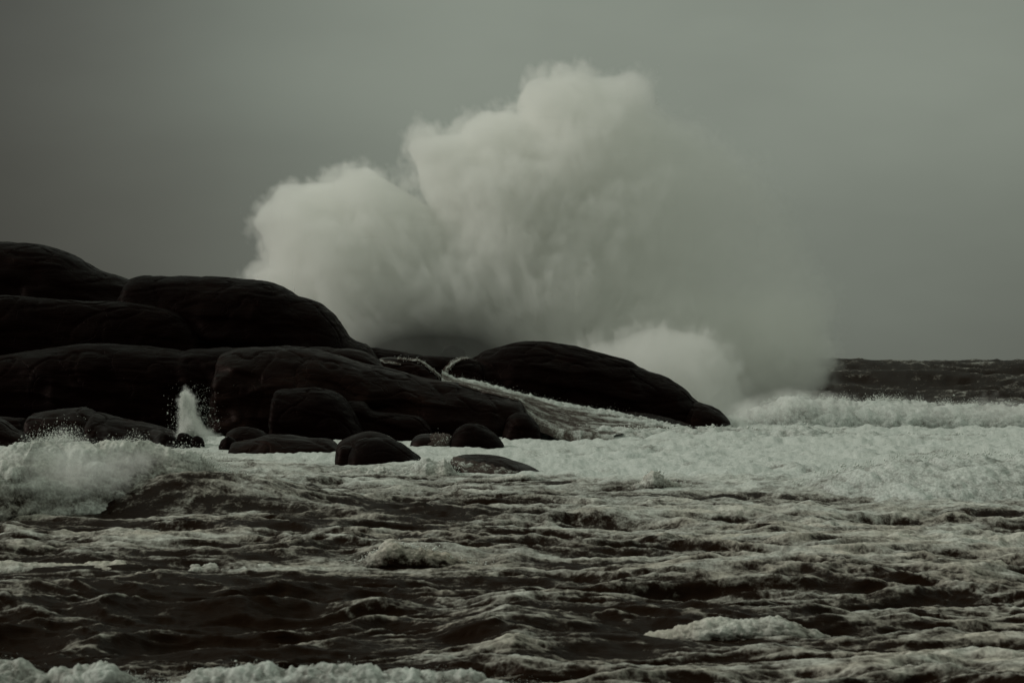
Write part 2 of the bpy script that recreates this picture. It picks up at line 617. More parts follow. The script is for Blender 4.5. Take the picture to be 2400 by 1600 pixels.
# ------------------------------------------------------------------ rocks
def resample(pts, n, k=2):
    p = np.array(pts, float)
    s = np.concatenate([[0], np.cumsum(np.hypot(np.diff(p[:, 0]), np.diff(p[:, 1])))])
    q = np.linspace(0, s[-1], n)
    cols = [np.interp(q, s, p[:, i]) for i in range(p.shape[1])]
    cols = [smooth1(c, k) for c in cols]
    return cols


def shell(name, pts, d, df, db, n=2.4, zb=-1.2, res=0.22, mat=None, rough=1.0, lobes=1.0, seed=1, parent=None, taper=0.55, k=3):
    """a smooth ice-worn rock whose skyline runs through pts (picture columns and rows) at distance d"""
    pts = [(p[0], p[1]) if len(p) == 2 else p for p in pts]
    dd = np.array([d + (p[2] if len(p) > 2 else 0) for p in pts], float)
    P = np.array([[wx(p[0], q), q, wz(p[1], q)] for p, q in zip(pts, dd)])
    L = np.hypot(np.diff(P[:, 0]), np.diff(P[:, 2])).sum()
    ns = int(min(420, max(24, L / res)))
    s = np.concatenate([[0], np.cumsum(np.linalg.norm(np.diff(P, axis=0), axis=1))])
    q = np.linspace(0, s[-1], ns)
    X, Yc, Zr = [smooth1(np.interp(q, s, P[:, i]), k) for i in range(3)]
    hfrac = np.clip((Zr - zb) / max(1e-3, (Zr.max() - zb)), 0, 1)
    width = hfrac ** taper
    nt = int(min(150, max(20, (df + db + 2 * (Zr.max() - zb)) / res)))
    th = np.linspace(-np.pi / 2, np.pi / 2, nt)
    S, TH = np.meshgrid(np.arange(ns), th)
    e = 2.0 / n
    sy = np.sign(TH) * np.abs(np.sin(TH)) ** e
    cz = np.abs(np.cos(TH)) ** e
    D = np.where(TH < 0, df, db)
    x = X[S]; y = Yc[S] + D * sy * width[S]; z = zb + (Zr[S] - zb) * cz
    # big lobes and hollows on the flanks only, so that the skyline stays
    fl = np.abs(np.sin(TH)) ** 1.5
    ld = (1.15 * fbm3(x / 5.5, y / 7.0, z / 3.6, 2, seed + 40) + 0.5 * (1 - 2 * np.abs(p3(x / 3.2, y / 3.5, z / 4.0, seed + 45)))) * lobes * fl
    y = y + ld * np.sign(TH) * min(df, 6) / 6.0
    x = x + 0.5 * lobes * fl * p3(x / 4.0, y / 5.0, z / 4.0, seed + 47) * min(df, 6) / 6
    # cracks, folds and pitting along the normal
    V = np.stack([x, y, z], -1)
    nrm = np.cross(np.gradient(V, axis=1), np.gradient(V, axis=0))
    nrm /= np.linalg.norm(nrm, axis=-1, keepdims=True) + 1e-9
    wxp = x + 0.8 * p3(x / 3, y / 3, z / 3, seed + 3)
    wzp = z + 0.35 * x * 0.4 + 0.6 * p3(x / 4, y / 4, z / 4, seed + 4)
    fold = -np.maximum(0, 1 - np.abs(p3(wxp / 5.0, y / 5.0, wzp / 1.7, seed + 5)) * 9) * 0.09
    crk = -np.maximum(0, 1 - np.abs(p3(wxp / 3.4, y / 3.0, wzp / 3.8, seed + 6)) * 26) * 0.13
    fine = 0.07 * fbm3(wxp / 2.6, y / 2.0, wzp / 0.7, 3, seed + 7) + 0.03 * fbm3(x / 0.45, y / 0.45, z / 0.3, 2, seed + 10)
    tz = (z + 0.16 * x + 0.9 * p3(x / 5, y / 5, z / 5, seed + 21)) / (1.5 + 0.25 * (seed % 4))
    fr = tz - np.floor(tz)
    ledge = 0.30 * (sst(0.0, 0.75, fr) - sst(0.86, 1.0, fr) * 1.0 - 0.45) * sst(-0.25, 0.35, p3(x / 6, y / 6, z / 3, seed + 22)) * min(lobes, 1.0) * fl
    V = V + nrm * ((fold + crk + fine) * rough - ledge)[..., None]
    o = mesh_obj(name, V.reshape(-1, 3), grid_faces(nt, ns), mat or MAT_ROCK, parent=parent)
    return o


ROCK_GROUP = 'dark wet rocks of the headland'

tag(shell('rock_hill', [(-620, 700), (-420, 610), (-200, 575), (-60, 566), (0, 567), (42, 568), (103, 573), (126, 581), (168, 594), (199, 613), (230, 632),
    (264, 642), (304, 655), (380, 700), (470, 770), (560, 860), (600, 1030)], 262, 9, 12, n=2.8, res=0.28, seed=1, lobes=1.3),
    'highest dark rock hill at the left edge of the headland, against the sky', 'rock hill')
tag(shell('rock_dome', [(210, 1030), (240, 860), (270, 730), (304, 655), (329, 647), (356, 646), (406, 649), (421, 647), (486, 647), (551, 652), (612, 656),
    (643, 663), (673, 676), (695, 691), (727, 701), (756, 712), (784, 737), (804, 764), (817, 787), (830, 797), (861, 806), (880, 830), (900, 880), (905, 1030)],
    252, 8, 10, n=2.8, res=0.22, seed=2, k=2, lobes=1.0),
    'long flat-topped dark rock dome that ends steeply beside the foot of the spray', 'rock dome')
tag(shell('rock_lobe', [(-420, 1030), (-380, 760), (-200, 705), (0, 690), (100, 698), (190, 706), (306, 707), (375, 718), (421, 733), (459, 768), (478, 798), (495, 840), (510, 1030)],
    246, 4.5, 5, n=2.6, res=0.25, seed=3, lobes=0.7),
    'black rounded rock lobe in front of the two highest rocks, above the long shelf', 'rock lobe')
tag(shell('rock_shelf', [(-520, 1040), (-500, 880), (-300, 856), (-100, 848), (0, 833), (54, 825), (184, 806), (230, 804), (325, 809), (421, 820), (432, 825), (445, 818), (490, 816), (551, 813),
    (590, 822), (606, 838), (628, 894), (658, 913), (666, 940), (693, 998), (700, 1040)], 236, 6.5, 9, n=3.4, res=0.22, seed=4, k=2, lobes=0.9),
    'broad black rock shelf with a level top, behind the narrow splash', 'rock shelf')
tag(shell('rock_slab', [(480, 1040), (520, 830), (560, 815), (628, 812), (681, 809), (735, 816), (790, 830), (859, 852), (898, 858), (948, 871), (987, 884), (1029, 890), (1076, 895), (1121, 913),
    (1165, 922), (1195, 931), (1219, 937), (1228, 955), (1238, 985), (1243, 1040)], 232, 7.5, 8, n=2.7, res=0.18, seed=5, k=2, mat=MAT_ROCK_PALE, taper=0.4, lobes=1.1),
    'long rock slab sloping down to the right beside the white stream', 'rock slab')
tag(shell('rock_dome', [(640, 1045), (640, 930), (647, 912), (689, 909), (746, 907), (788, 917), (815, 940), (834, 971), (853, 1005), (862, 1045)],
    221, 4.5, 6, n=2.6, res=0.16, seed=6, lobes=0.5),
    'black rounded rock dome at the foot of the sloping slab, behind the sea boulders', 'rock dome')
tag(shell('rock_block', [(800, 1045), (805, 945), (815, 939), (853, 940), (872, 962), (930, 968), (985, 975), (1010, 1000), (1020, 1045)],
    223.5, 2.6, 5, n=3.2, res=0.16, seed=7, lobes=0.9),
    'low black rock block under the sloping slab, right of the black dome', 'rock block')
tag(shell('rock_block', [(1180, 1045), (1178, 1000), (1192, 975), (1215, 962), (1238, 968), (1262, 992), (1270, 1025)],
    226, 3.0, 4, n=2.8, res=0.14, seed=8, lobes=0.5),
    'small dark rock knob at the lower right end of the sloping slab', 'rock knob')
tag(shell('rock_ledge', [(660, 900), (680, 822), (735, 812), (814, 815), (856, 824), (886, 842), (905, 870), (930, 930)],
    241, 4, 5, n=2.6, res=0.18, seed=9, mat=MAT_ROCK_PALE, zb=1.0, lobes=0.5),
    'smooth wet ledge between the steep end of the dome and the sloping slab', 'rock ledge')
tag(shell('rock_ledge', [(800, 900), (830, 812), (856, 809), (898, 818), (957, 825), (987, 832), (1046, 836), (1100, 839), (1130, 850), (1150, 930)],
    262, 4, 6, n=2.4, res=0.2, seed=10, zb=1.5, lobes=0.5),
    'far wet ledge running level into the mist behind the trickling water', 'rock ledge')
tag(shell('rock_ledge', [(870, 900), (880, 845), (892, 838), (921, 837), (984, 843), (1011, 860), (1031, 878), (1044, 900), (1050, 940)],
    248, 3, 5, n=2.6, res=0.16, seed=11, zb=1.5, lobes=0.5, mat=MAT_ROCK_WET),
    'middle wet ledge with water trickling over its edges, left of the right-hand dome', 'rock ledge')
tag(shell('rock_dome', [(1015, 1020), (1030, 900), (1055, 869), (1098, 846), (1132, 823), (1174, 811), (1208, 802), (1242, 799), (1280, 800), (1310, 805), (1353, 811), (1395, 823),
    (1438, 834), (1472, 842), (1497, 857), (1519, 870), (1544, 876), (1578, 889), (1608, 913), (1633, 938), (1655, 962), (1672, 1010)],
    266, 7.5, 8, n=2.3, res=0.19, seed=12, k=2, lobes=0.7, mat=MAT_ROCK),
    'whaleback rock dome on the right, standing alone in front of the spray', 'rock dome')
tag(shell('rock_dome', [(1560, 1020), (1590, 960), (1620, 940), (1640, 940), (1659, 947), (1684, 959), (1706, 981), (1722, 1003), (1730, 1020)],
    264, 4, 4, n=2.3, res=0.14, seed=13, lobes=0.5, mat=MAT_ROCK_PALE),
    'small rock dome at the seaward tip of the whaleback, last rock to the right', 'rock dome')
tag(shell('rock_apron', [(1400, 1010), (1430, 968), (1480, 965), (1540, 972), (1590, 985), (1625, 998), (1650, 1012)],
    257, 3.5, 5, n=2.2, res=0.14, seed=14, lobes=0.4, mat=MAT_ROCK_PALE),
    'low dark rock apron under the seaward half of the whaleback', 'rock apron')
tag(shell('misty_rock', [(700, 900), (780, 760), (850, 700), (940, 668), (1040, 672), (1130, 700), (1230, 750), (1330, 820), (1400, 880)],  # rock-shaped body added inside the plume to darken its base like shade
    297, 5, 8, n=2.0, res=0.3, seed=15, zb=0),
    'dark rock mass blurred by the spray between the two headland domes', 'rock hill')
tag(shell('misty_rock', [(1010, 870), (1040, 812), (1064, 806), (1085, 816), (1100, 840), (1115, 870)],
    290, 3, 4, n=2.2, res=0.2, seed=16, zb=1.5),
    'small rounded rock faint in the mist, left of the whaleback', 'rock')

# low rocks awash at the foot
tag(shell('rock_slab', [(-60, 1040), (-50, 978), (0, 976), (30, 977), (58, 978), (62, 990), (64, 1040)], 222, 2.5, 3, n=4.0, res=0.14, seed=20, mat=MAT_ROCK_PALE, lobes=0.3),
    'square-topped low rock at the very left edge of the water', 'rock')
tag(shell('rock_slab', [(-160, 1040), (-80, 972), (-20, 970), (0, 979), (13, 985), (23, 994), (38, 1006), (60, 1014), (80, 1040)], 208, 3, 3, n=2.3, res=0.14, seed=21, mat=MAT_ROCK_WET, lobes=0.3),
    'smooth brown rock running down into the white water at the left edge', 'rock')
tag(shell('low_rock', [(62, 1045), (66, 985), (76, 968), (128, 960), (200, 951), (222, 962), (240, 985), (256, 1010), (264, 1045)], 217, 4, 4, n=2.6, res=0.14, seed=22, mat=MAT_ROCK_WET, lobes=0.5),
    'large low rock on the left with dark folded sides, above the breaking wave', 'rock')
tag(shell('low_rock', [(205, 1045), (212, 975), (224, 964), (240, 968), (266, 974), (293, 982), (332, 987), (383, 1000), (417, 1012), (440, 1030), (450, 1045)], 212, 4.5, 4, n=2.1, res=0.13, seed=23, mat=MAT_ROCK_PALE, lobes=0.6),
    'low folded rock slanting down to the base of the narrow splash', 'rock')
for q, (pp, dd_, lab) in enumerate([
    ([(356, 1038), (361, 1024), (374, 1015), (391, 1015), (412, 1026), (418, 1038)], 203, 'largest of the three small rocks left of the narrow splash'),
    ([(412, 1036), (418, 1016), (425, 1013), (438, 1015), (453, 1025), (458, 1036)], 204, 'middle of the three small rocks, right under the narrow splash'),
    ([(449, 1036), (453, 1023), (463, 1021), (474, 1026), (478, 1036)], 204, 'tiniest of the three small rocks, right of the narrow splash foot'),
    ([(512, 1046), (519, 1031), (534, 1020), (551, 1029), (560, 1046)], 200, 'single pointed small rock left of the long flat sea rock')]):
    tag(shell('small_rock', pp, dd_, 1.0, 1.0, n=2.2, zb=-0.6, res=0.08, seed=30 + q, lobes=0.1, rough=0.3, k=1), lab, 'rock', 'small rocks awash')
tag(shell('low_rock', [(522, 1045), (532, 1012), (551, 1002), (575, 999), (612, 1005), (629, 1019), (640, 1045)], 203, 2.2, 3, n=2.2, res=0.11, seed=34, mat=MAT_ROCK_PALE, lobes=0.4),
    'small streaked rock behind the left end of the long flat sea rock', 'rock')
tag(shell('low_rock', [(535, 1075), (544, 1036), (578, 1029), (629, 1017), (680, 1019), (721, 1024), (765, 1026), (786, 1033), (795, 1050), (800, 1075)], 196, 3.2, 3, n=2.3, res=0.11, seed=35, mat=MAT_ROCK_PALE, lobes=0.7),
    'long flat sea rock with pale streaks, left of the round boulder', 'rock')
tag(shell('sea_boulder', [(785, 1090), (790, 1040), (805, 1029), (826, 1020), (847, 1012), (865, 1009), (892, 1013), (915, 1023), (940, 1040), (960, 1070), (965, 1090)], 173, 2.5, 2.5, n=2.2, res=0.1, seed=36, mat=MAT_ROCK_PALE, lobes=0.3, rough=0.6),
    'wet boulder whose pale back shows above the big round boulder', 'boulder')
tag(shell('sea_boulder', [(815, 1110), (820, 1056), (835, 1032), (856, 1025), (886, 1023), (915, 1026), (942, 1038), (966, 1056), (984, 1068), (996, 1080), (1008, 1110)], 166, 3.0, 3, n=2.2, res=0.1, seed=37, lobes=0.15, rough=0.5, k=2),
    'big smooth round black boulder in the water, nearest of the boulders', 'boulder')
tag(shell('small_rock', [(786, 1075), (793, 1052), (802, 1044), (823, 1043), (830, 1075)], 167, 1.2, 1.2, n=3.0, zb=-0.5, res=0.08, seed=38, lobes=0.1, rough=0.4, k=1, mat=MAT_ROCK_PALE),
    'small squarish stone wedged against the left of the round boulder', 'rock', 'small rocks awash')
tag(shell('sea_boulder', [(958, 1062), (962, 1038), (969, 1023), (987, 1016), (1017, 1015), (1046, 1017), (1064, 1026), (1075, 1042), (1080, 1062)], 206, 2.2, 2.4, n=2.6, res=0.1, seed=39, mat=MAT_ROCK_WET, lobes=0.2, rough=0.6),
    'flat-topped boulder with water pouring off its right side', 'boulder')
tag(shell('sea_boulder', [(1052, 1062), (1059, 1018), (1073, 1002), (1091, 992), (1112, 991), (1136, 998), (1151, 1008), (1165, 1020), (1180, 1036), (1186, 1062)], 204, 2.6, 2.6, n=2.3, res=0.1, seed=40, lobes=0.2, rough=0.6),
    'rounded boulder right of the pouring one, with a layered top', 'boulder')
tag(shell('awash_rock', [(1030, 1130), (1050, 1080), (1073, 1066), (1100, 1062), (1136, 1063), (1180, 1069), (1216, 1080), (1249, 1093), (1273, 1107), (1300, 1125)], 158, 4.0, 3, n=1.8, res=0.12, seed=41, mat=MAT_ROCK_WET, lobes=0.2, rough=0.6),
    'low rock half awash with white threads of water running off it', 'rock')


# ------------------------------------------------------------------ drops
OCT_V = np.array([(1, 0, 0), (-1, 0, 0), (0, 1, 0), (0, -1, 0), (0, 0, 1), (0, 0, -1)], float)
OCT_F = np.array([(0, 2, 4), (2, 1, 4), (1, 3, 4), (3, 0, 4), (2, 0, 5), (1, 2, 5), (3, 1, 5), (0, 3, 5)])


def drops(name, P, size, parent=None, stretch=None, mat=None):
    """loose water drops: one small closed lump each, all one uncountable mass"""
    n = len(P)
    s = np.asarray(size)[:, None, None] * np.ones((n, 1, 3))
    s = s * (0.6 + 0.8 * rng.rand(n, 1, 3))
    if stretch is not None:
        s = s * np.array(stretch)[None, None, :]
    a = rng.rand(n) * 6.283
    ca, sa = np.cos(a)[:, None], np.sin(a)[:, None]
    V = OCT_V[None] * s
    V = np.stack([V[..., 0] * ca - V[..., 2] * sa, V[..., 1], V[..., 0] * sa + V[..., 2] * ca], -1) + P[:, None, :]
    F = (OCT_F[None] + 6 * np.arange(n)[:, None, None]).reshape(-1, 3)
    o = mesh_obj(name, V.reshape(-1, 3), F, mat or MAT_DROP, parent=parent)
    tag(o, kind='stuff')
    return o


# ------------------------------------------------------------------ breaking waves and foam crests
def roll(name, label, pts, d, df, db, n=1.9, res=0.09, amp=0.25, lump=1.2, seed=60, foam=(1.0, 1.0), tan=0.2, drop_n=0, drop_h=0.5, drop_s=0.03, group=None, zb=-0.45, jag=0.0, k=2, cat='wave', lean=0.0, skirt=1.0, brk=0.0):
    """a foaming crest: skyline through pts at distance d, lumpy boiling skin, drops thrown off the top"""
    dd = np.array([d + (p[2] if len(p) > 2 else 0) for p in pts], float)
    P = np.array([[wx(p[0], q), q, wz(p[1], q)] for p, q in zip(pts, dd)])
    s = np.concatenate([[0], np.cumsum(np.linalg.norm(np.diff(P, axis=0), axis=1))])
    ns = int(min(900, max(30, s[-1] / res)))
    q = np.linspace(0, s[-1], ns)
    X, Yc, Zr = [smooth1(np.interp(q, s, P[:, i]), k) for i in range(3)]
    Jg = jag * fbm2(X / 1.1, X * 0 + seed, 4, seed, 0.65)
    H = Zr.max() - zb
    nt = int(min(190, max(16, (df + db + 2 * H) / res)))
    wdt = np.clip((Zr - zb) / H, 0.02, 1) ** 0.6
    th = np.linspace(-np.pi / 2, np.pi / 2, nt)
    S, TH = np.meshgrid(np.arange(ns), th)
    e = 2.0 / n
    sy = np.sign(TH) * np.abs(np.sin(TH)) ** e
    cz = np.abs(np.cos(TH)) ** e
    x = X[S]; y = Yc[S] + np.where(TH < 0, df, db) * sy * wdt[S]; z = zb + (Zr[S] - zb) * cz + Jg[S] * cz ** 6
    y = y - lean * (z - zb)
    V = np.stack([x, y, z], -1)
    nrm = np.cross(np.gradient(V, axis=1), np.gradient(V, axis=0))
    nrm /= np.linalg.norm(nrm, axis=-1, keepdims=True) + 1e-9
    b = billow3(x / lump, y / (lump * 2.0), (z + 0.25 * x) / (lump * 0.5), 5, seed, 0.54)
    b2 = fbm3(x / (lump * 3), y / (lump * 3), (z - 0.2 * x) / (lump * 1.3), 2, seed + 9)
    # runnels: lumps stretched down the face as the foam falls
    b3 = fbm3(x / (lump * 0.5), y / (lump * 0.9), (z + y * 0.3) / (lump * 1.1), 3, seed + 13)
    disp = amp * (1.25 * b + 1.3 * b2 + 0.22 * b3)
    V = V + nrm * disp[..., None]
    cov = foam[0] + (foam[1] - foam[0]) * np.clip((z - zb) / H, 0, 1)
    if callable(brk):
        bk = brk(x / y * FPX + 1200)
    else:
        bk = brk
    f = cov + 0.30 * b2 + 0.22 * b - bk * np.maximum(0, -np.sin(TH)) * (1 - cz)
    tn = np.clip(tan * (1 + 0.9 * p3(x / 3, y / 3, z / 2, seed + 20)), 0, 1)
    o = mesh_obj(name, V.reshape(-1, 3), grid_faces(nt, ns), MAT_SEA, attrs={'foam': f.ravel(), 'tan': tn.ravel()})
    tag(o, label, cat, group)
    if drop_n:
        i = rng.randint(0, ns, drop_n)
        hgt = rng.exponential(0.33, drop_n) * drop_h
        keep = fbm2(X[i] / 1.6, X[i] * 0 + seed * 3.1, 3, seed) + 0.25 > rng.rand(drop_n) * 0.8 + hgt / drop_h * 0.3 - 0.2
        i, hgt = i[keep], hgt[keep]
        m = len(i)
        Pd = np.stack([X[i] + rng.normal(0, 0.12, m) + hgt * 0.15, Yc[i] - lean * (Zr[i] - zb) + rng.normal(0, 0.3, m) * df * 0.4,
                       Zr[i] + amp * 0.3 + hgt - 0.12], 1)
        drops('spray_drops', Pd, drop_s * (0.5 + rng.exponential(0.6, m)), parent=o, stretch=(1, 1, 1.3))
    return o


WG = 'breaking waves and foam crests'
roll('breaking_wave', 'tall white breaker rolling in front of the dark far sea at right',
     [(1690, 1000), (1730, 968), (1790, 945), (1840, 928), (1880, 925), (1905, 936), (1945, 932), (1990, 937), (2060, 934), (2150, 938), (2200, 946), (2280, 948),
      (2350, 944), (2420, 950), (2600, 942), (2800, 950), (3000, 960)], 268, 7.0, 4, n=1.7, res=0.15, amp=0.22, lump=1.7, seed=61, tan=0.03,
     drop_n=22000, drop_h=0.7, drop_s=0.016, group=WG, jag=0.20, foam=(1.0, 1.05))
roll('foam_ridge', 'low white foam ridge running from the whaleback tip to the right edge',
     [(1150, 1030), (1180, 1010), (1230, 1000), (1300, 996), (1420, 1000), (1540, 1006), (1640, 1001), (1700, 1000), (1800, 1006), (1890, 998), (1950, 1010), (2100, 1017), (2250, 1016),
      (2400, 1018), (2700, 1020)], 232, 5.0, 5, n=1.8, res=0.14, amp=0.16, lump=1.3, seed=62, tan=0.05, drop_n=2500, drop_h=0.35, drop_s=0.03, group=WG, jag=0.10)
roll('breaking_wave', 'broad white breaker low at the right edge, nearer than the tall one',
     [(1780, 1185), (1850, 1140), (1930, 1108), (2020, 1090), (2100, 1074), (2200, 1068), (2300, 1064), (2400, 1068), (2550, 1066), (2750, 1075)], 133, 8.0, 5, n=1.5, res=0.085,
     amp=0.19, lump=1.9, seed=63, tan=0.04, drop_n=2500, drop_h=0.35, drop_s=0.02, group=WG, jag=0.06, foam=(0.95, 1.05))
roll('breaking_wave', 'bursting white breaker at the left edge under the dark shelf',
     [(-420, 1080, 4), (-200, 1050, 2), (-60, 1058, -2), (30, 1050, -3), (90, 1032, -2), (160, 1028, 0), (220, 1040, 0), (270, 1030, 1), (330, 1032, 2), (370, 1040, 3), (430, 1056, 3), (480, 1076, 4), (530, 1104, 5), (590, 1132, 6), (650, 1160, 7), (700, 1190, 8)],
     114, 6.0, 6, n=1.8, res=0.070, amp=0.17, lump=1.4, seed=64, tan=0.28, drop_n=26000, drop_h=0.6, drop_s=0.010, group=WG, jag=0.10, foam=(0.75, 1.1), brk=lambda u: 0.05 + 0.6 * sst(200, 430, u))
roll('foam_crest', 'curling foam crest breaking against the round black boulder',
     [(700, 1130), (760, 1112), (830, 1098), (900, 1096), (960, 1092), (985, 1080), (1000, 1074), (1022, 1078), (1046, 1076), (1060, 1090), (1075, 1112), (1090, 1130)],
     153, 2.2, 3, n=2.0, res=0.06, amp=0.11, lump=0.75, seed=65, tan=0.35, drop_n=900, drop_h=0.25, drop_s=0.02, group=WG, jag=0.05, lean=0.3)
roll('foam_crest', 'smooth lipped foam crest in front of the half-awash rock',
     [(1040, 1150), (1065, 1128), (1100, 1118), (1150, 1120), (1200, 1112), (1240, 1110), (1290, 1124), (1340, 1130), (1400, 1145)],
     143, 1.0, 3, n=2.6, res=0.06, amp=0.06, lump=0.9, seed=66, tan=0.35, group=WG, jag=0.02, lean=0.35, foam=(0.2, 1.1), brk=1.2)
roll('foam_crest', 'foam crest with a tall curl of water in front of the white wash',
     [(1440, 1160), (1480, 1135), (1505, 1128), (1515, 1110), (1528, 1100), (1545, 1104), (1560, 1124), (1600, 1136), (1680, 1140), (1740, 1146), (1800, 1160)],
     134, 1.3, 3, n=2.4, res=0.05, amp=0.07, lump=0.6, seed=67, tan=0.35, drop_n=700, drop_h=0.3, drop_s=0.018, group=WG, jag=0.03, lean=0.3, foam=(0.5, 1.1), brk=0.5)
roll('foam_crest', 'tan foam burst thrown up in the middle of the foreground sea',
     [(700, 1340), (780, 1318), (850, 1308), (880, 1290), (905, 1270), (930, 1266), (965, 1274), (1000, 1280), (1040, 1296), (1080, 1312), (1150, 1325), (1220, 1340)],
     83, 1.0, 1.8, n=2.0, res=0.035, amp=0.07, lump=0.5, seed=68, tan=0.75, drop_n=1500, drop_h=0.22, drop_s=0.012, group=WG, jag=0.04, lean=0.25, foam=(0.35, 1.05), brk=0.7)
roll('foam_crest', 'long low tan foam crest at the left, dark water in front of it',
     [(-260, 1340), (-100, 1322), (0, 1318), (80, 1316), (180, 1322), (260, 1312), (330, 1318), (420, 1326), (520, 1320), (640, 1326), (720, 1335), (760, 1345)],
     82, 1.5, 1.8, n=2.0, res=0.035, amp=0.055, lump=0.55, seed=69, tan=0.55, group=WG, jag=0.02, lean=0.2, foam=(0.6, 1.0), brk=0.5, zb=-0.25)
roll('foam_crest', 'rolled tan foam crest low on the right of the foreground sea',
     [(1480, 1495), (1560, 1478), (1630, 1456), (1700, 1448), (1760, 1450), (1810, 1442), (1850, 1450), (1890, 1468), (1950, 1490)],
     62, 0.8, 1.4, n=2.2, res=0.03, amp=0.045, lump=0.4, seed=70, tan=0.6, group=WG, jag=0.02, lean=0.2, foam=(0.7, 1.0), brk=0.4, zb=-0.25)
roll('breaking_wave', 'blurred white crest along the bottom left edge of the photo, nearest wave',
     [(-420, 1560), (-200, 1540), (-40, 1552), (0, 1545), (60, 1562), (130, 1572), (200, 1560), (250, 1552), (300, 1575), (360, 1600), (420, 1592), (460, 1570), (530, 1565), (610, 1553), (660, 1566),
      (720, 1556), (830, 1562), (930, 1568), (1040, 1572), (1110, 1584), (1180, 1592), (1260, 1606), (1400, 1625)],
     47, 1.6, 1.6, n=1.9, res=0.028, amp=0.065, lump=0.42, seed=71, tan=0.15, drop_n=16000, drop_h=0.16, drop_s=0.0042, group=WG, jag=0.085, foam=(0.55, 0.95), zb=-0.5)  # foam thinned here to put a vignette-like shade into the crest's colour


# ------------------------------------------------------------------ water running over the rocks
def ribbon(name, label, back, front, cat='stream', mat=None, nr=70, res=0.12, foam_edge=1.0, foam_mid=0.54, amp=0.07, seed=80, drop_n=0, drop=0.15):
    """a sheet of water between two edges given as (column, row, distance)"""
    def line(p):
        p = np.array(p, float)
        q = np.array([[wx(a[0], a[2]), a[2], wz(a[1], a[2])] for a in p])
        return q
    B, Fr = line(back), line(front)
    L = max(np.linalg.norm(np.diff(B, axis=0), axis=1).sum(), 0.5)
    ns = int(min(500, max(20, L / res)))

    def rs(q):
        s = np.concatenate([[0], np.cumsum(np.linalg.norm(np.diff(q, axis=0), axis=1))])
        t = np.linspace(0, s[-1], ns)
        return np.stack([smooth1(np.interp(t, s, q[:, i]), 2) for i in range(3)], 1)
    B, Fr = rs(B), rs(Fr)
    t = np.linspace(0, 1, nr)[:, None, None]
    V = Fr[None] * (1 - t) + B[None] * t
    x, y, z = V[..., 0], V[..., 1], V[..., 2]
    tt = t[..., 0] * np.ones_like(x)
    edge = np.maximum(sst(0.55, 0.9, tt + 0.18 * p2(x / 1.6, y / 3.0, seed + 8)), 0.45 * sst(0.14, 0.0, tt + 0.10 * p2(x / 0.9, y, seed + 9)))
    lump = billow3(x / 0.8, y / 0.8, z / 0.6, 4, seed, 0.55)
    flow = fbm2((x * 0.5) / 1.5 + tt * 3.0, tt * 11.0 - x * 0.6, 4, seed + 5, 0.6)
    V[..., 2] += amp * (flow * 0.6 + edge * (lump * 3.2 + 1.6)) + 0.10 * sst(0.0, 0.12, tt)
    f = foam_mid + (foam_edge - foam_mid) * edge + 0.30 * flow + 0.15 * lump
    skirt = V.copy(); skirt = V[:1].copy(); skirt[..., 2] -= drop; skirt[..., 1] -= 1.1 * drop
    V = np.concatenate([skirt, V], 0)
    f = np.concatenate([f[:1] * 0.6, f], 0)
    o = mesh_obj(name, V.reshape(-1, 3), grid_faces(nr + 1, ns), mat or MAT_STREAM, attrs={'foam': f.ravel(), 'tan': np.full(f.size, 0.05)})
    tag(o, label, cat)
    if drop_n:
        i = rng.randint(0, ns, drop_n)
        r = nr - rng.randint(0, max(2, nr // 4), drop_n)
        Pd = V[r, i] + np.stack([rng.normal(0, 0.08, drop_n), rng.normal(0, 0.1, drop_n), rng.exponential(0.11, drop_n)], 1)
        drops('spray_drops', Pd, 0.013 * (0.5 + rng.rand(drop_n)), parent=o)
    return o


ribbon('stream', 'wide white stream draining down between the slab and the whaleback',
       [(1036, 872, 262), (1060, 888, 260.5), (1140, 902, 259), (1191, 918, 258), (1276, 940, 257.5), (1353, 955, 257), (1440, 968, 255), (1520, 985, 252), (1600, 1004, 248)],
       [(1034, 888, 236), (1060, 898, 235.5), (1121, 918, 235), (1180, 931, 234), (1220, 940, 233), (1236, 962, 229.5), (1262, 986, 227), (1310, 1006, 226), (1440, 1022, 226)],
       seed=80, drop_n=1500, nr=90, drop=0.8)
from mathutils.bvhtree import BVHTree


def rock_tree():
    V, F, b = [], [], 0
    for o in C.objects:
        if o.type == 'MESH' and ('rock' in o.name or 'boulder' in o.name) and 'misty' not in o.name:
            n = len(o.data.vertices); v = np.empty(n * 3, np.float32); o.data.vertices.foreach_get('co', v)
            f = np.empty(len(o.data.polygons) * 4, np.int32); o.data.loops.foreach_get('vertex_index', f)
            V.append(v.reshape(-1, 3)); F.append(f.reshape(-1, 4) + b); b += n
    return BVHTree.FromPolygons(np.concatenate(V).tolist(), np.concatenate(F).tolist())


TREE = rock_tree()


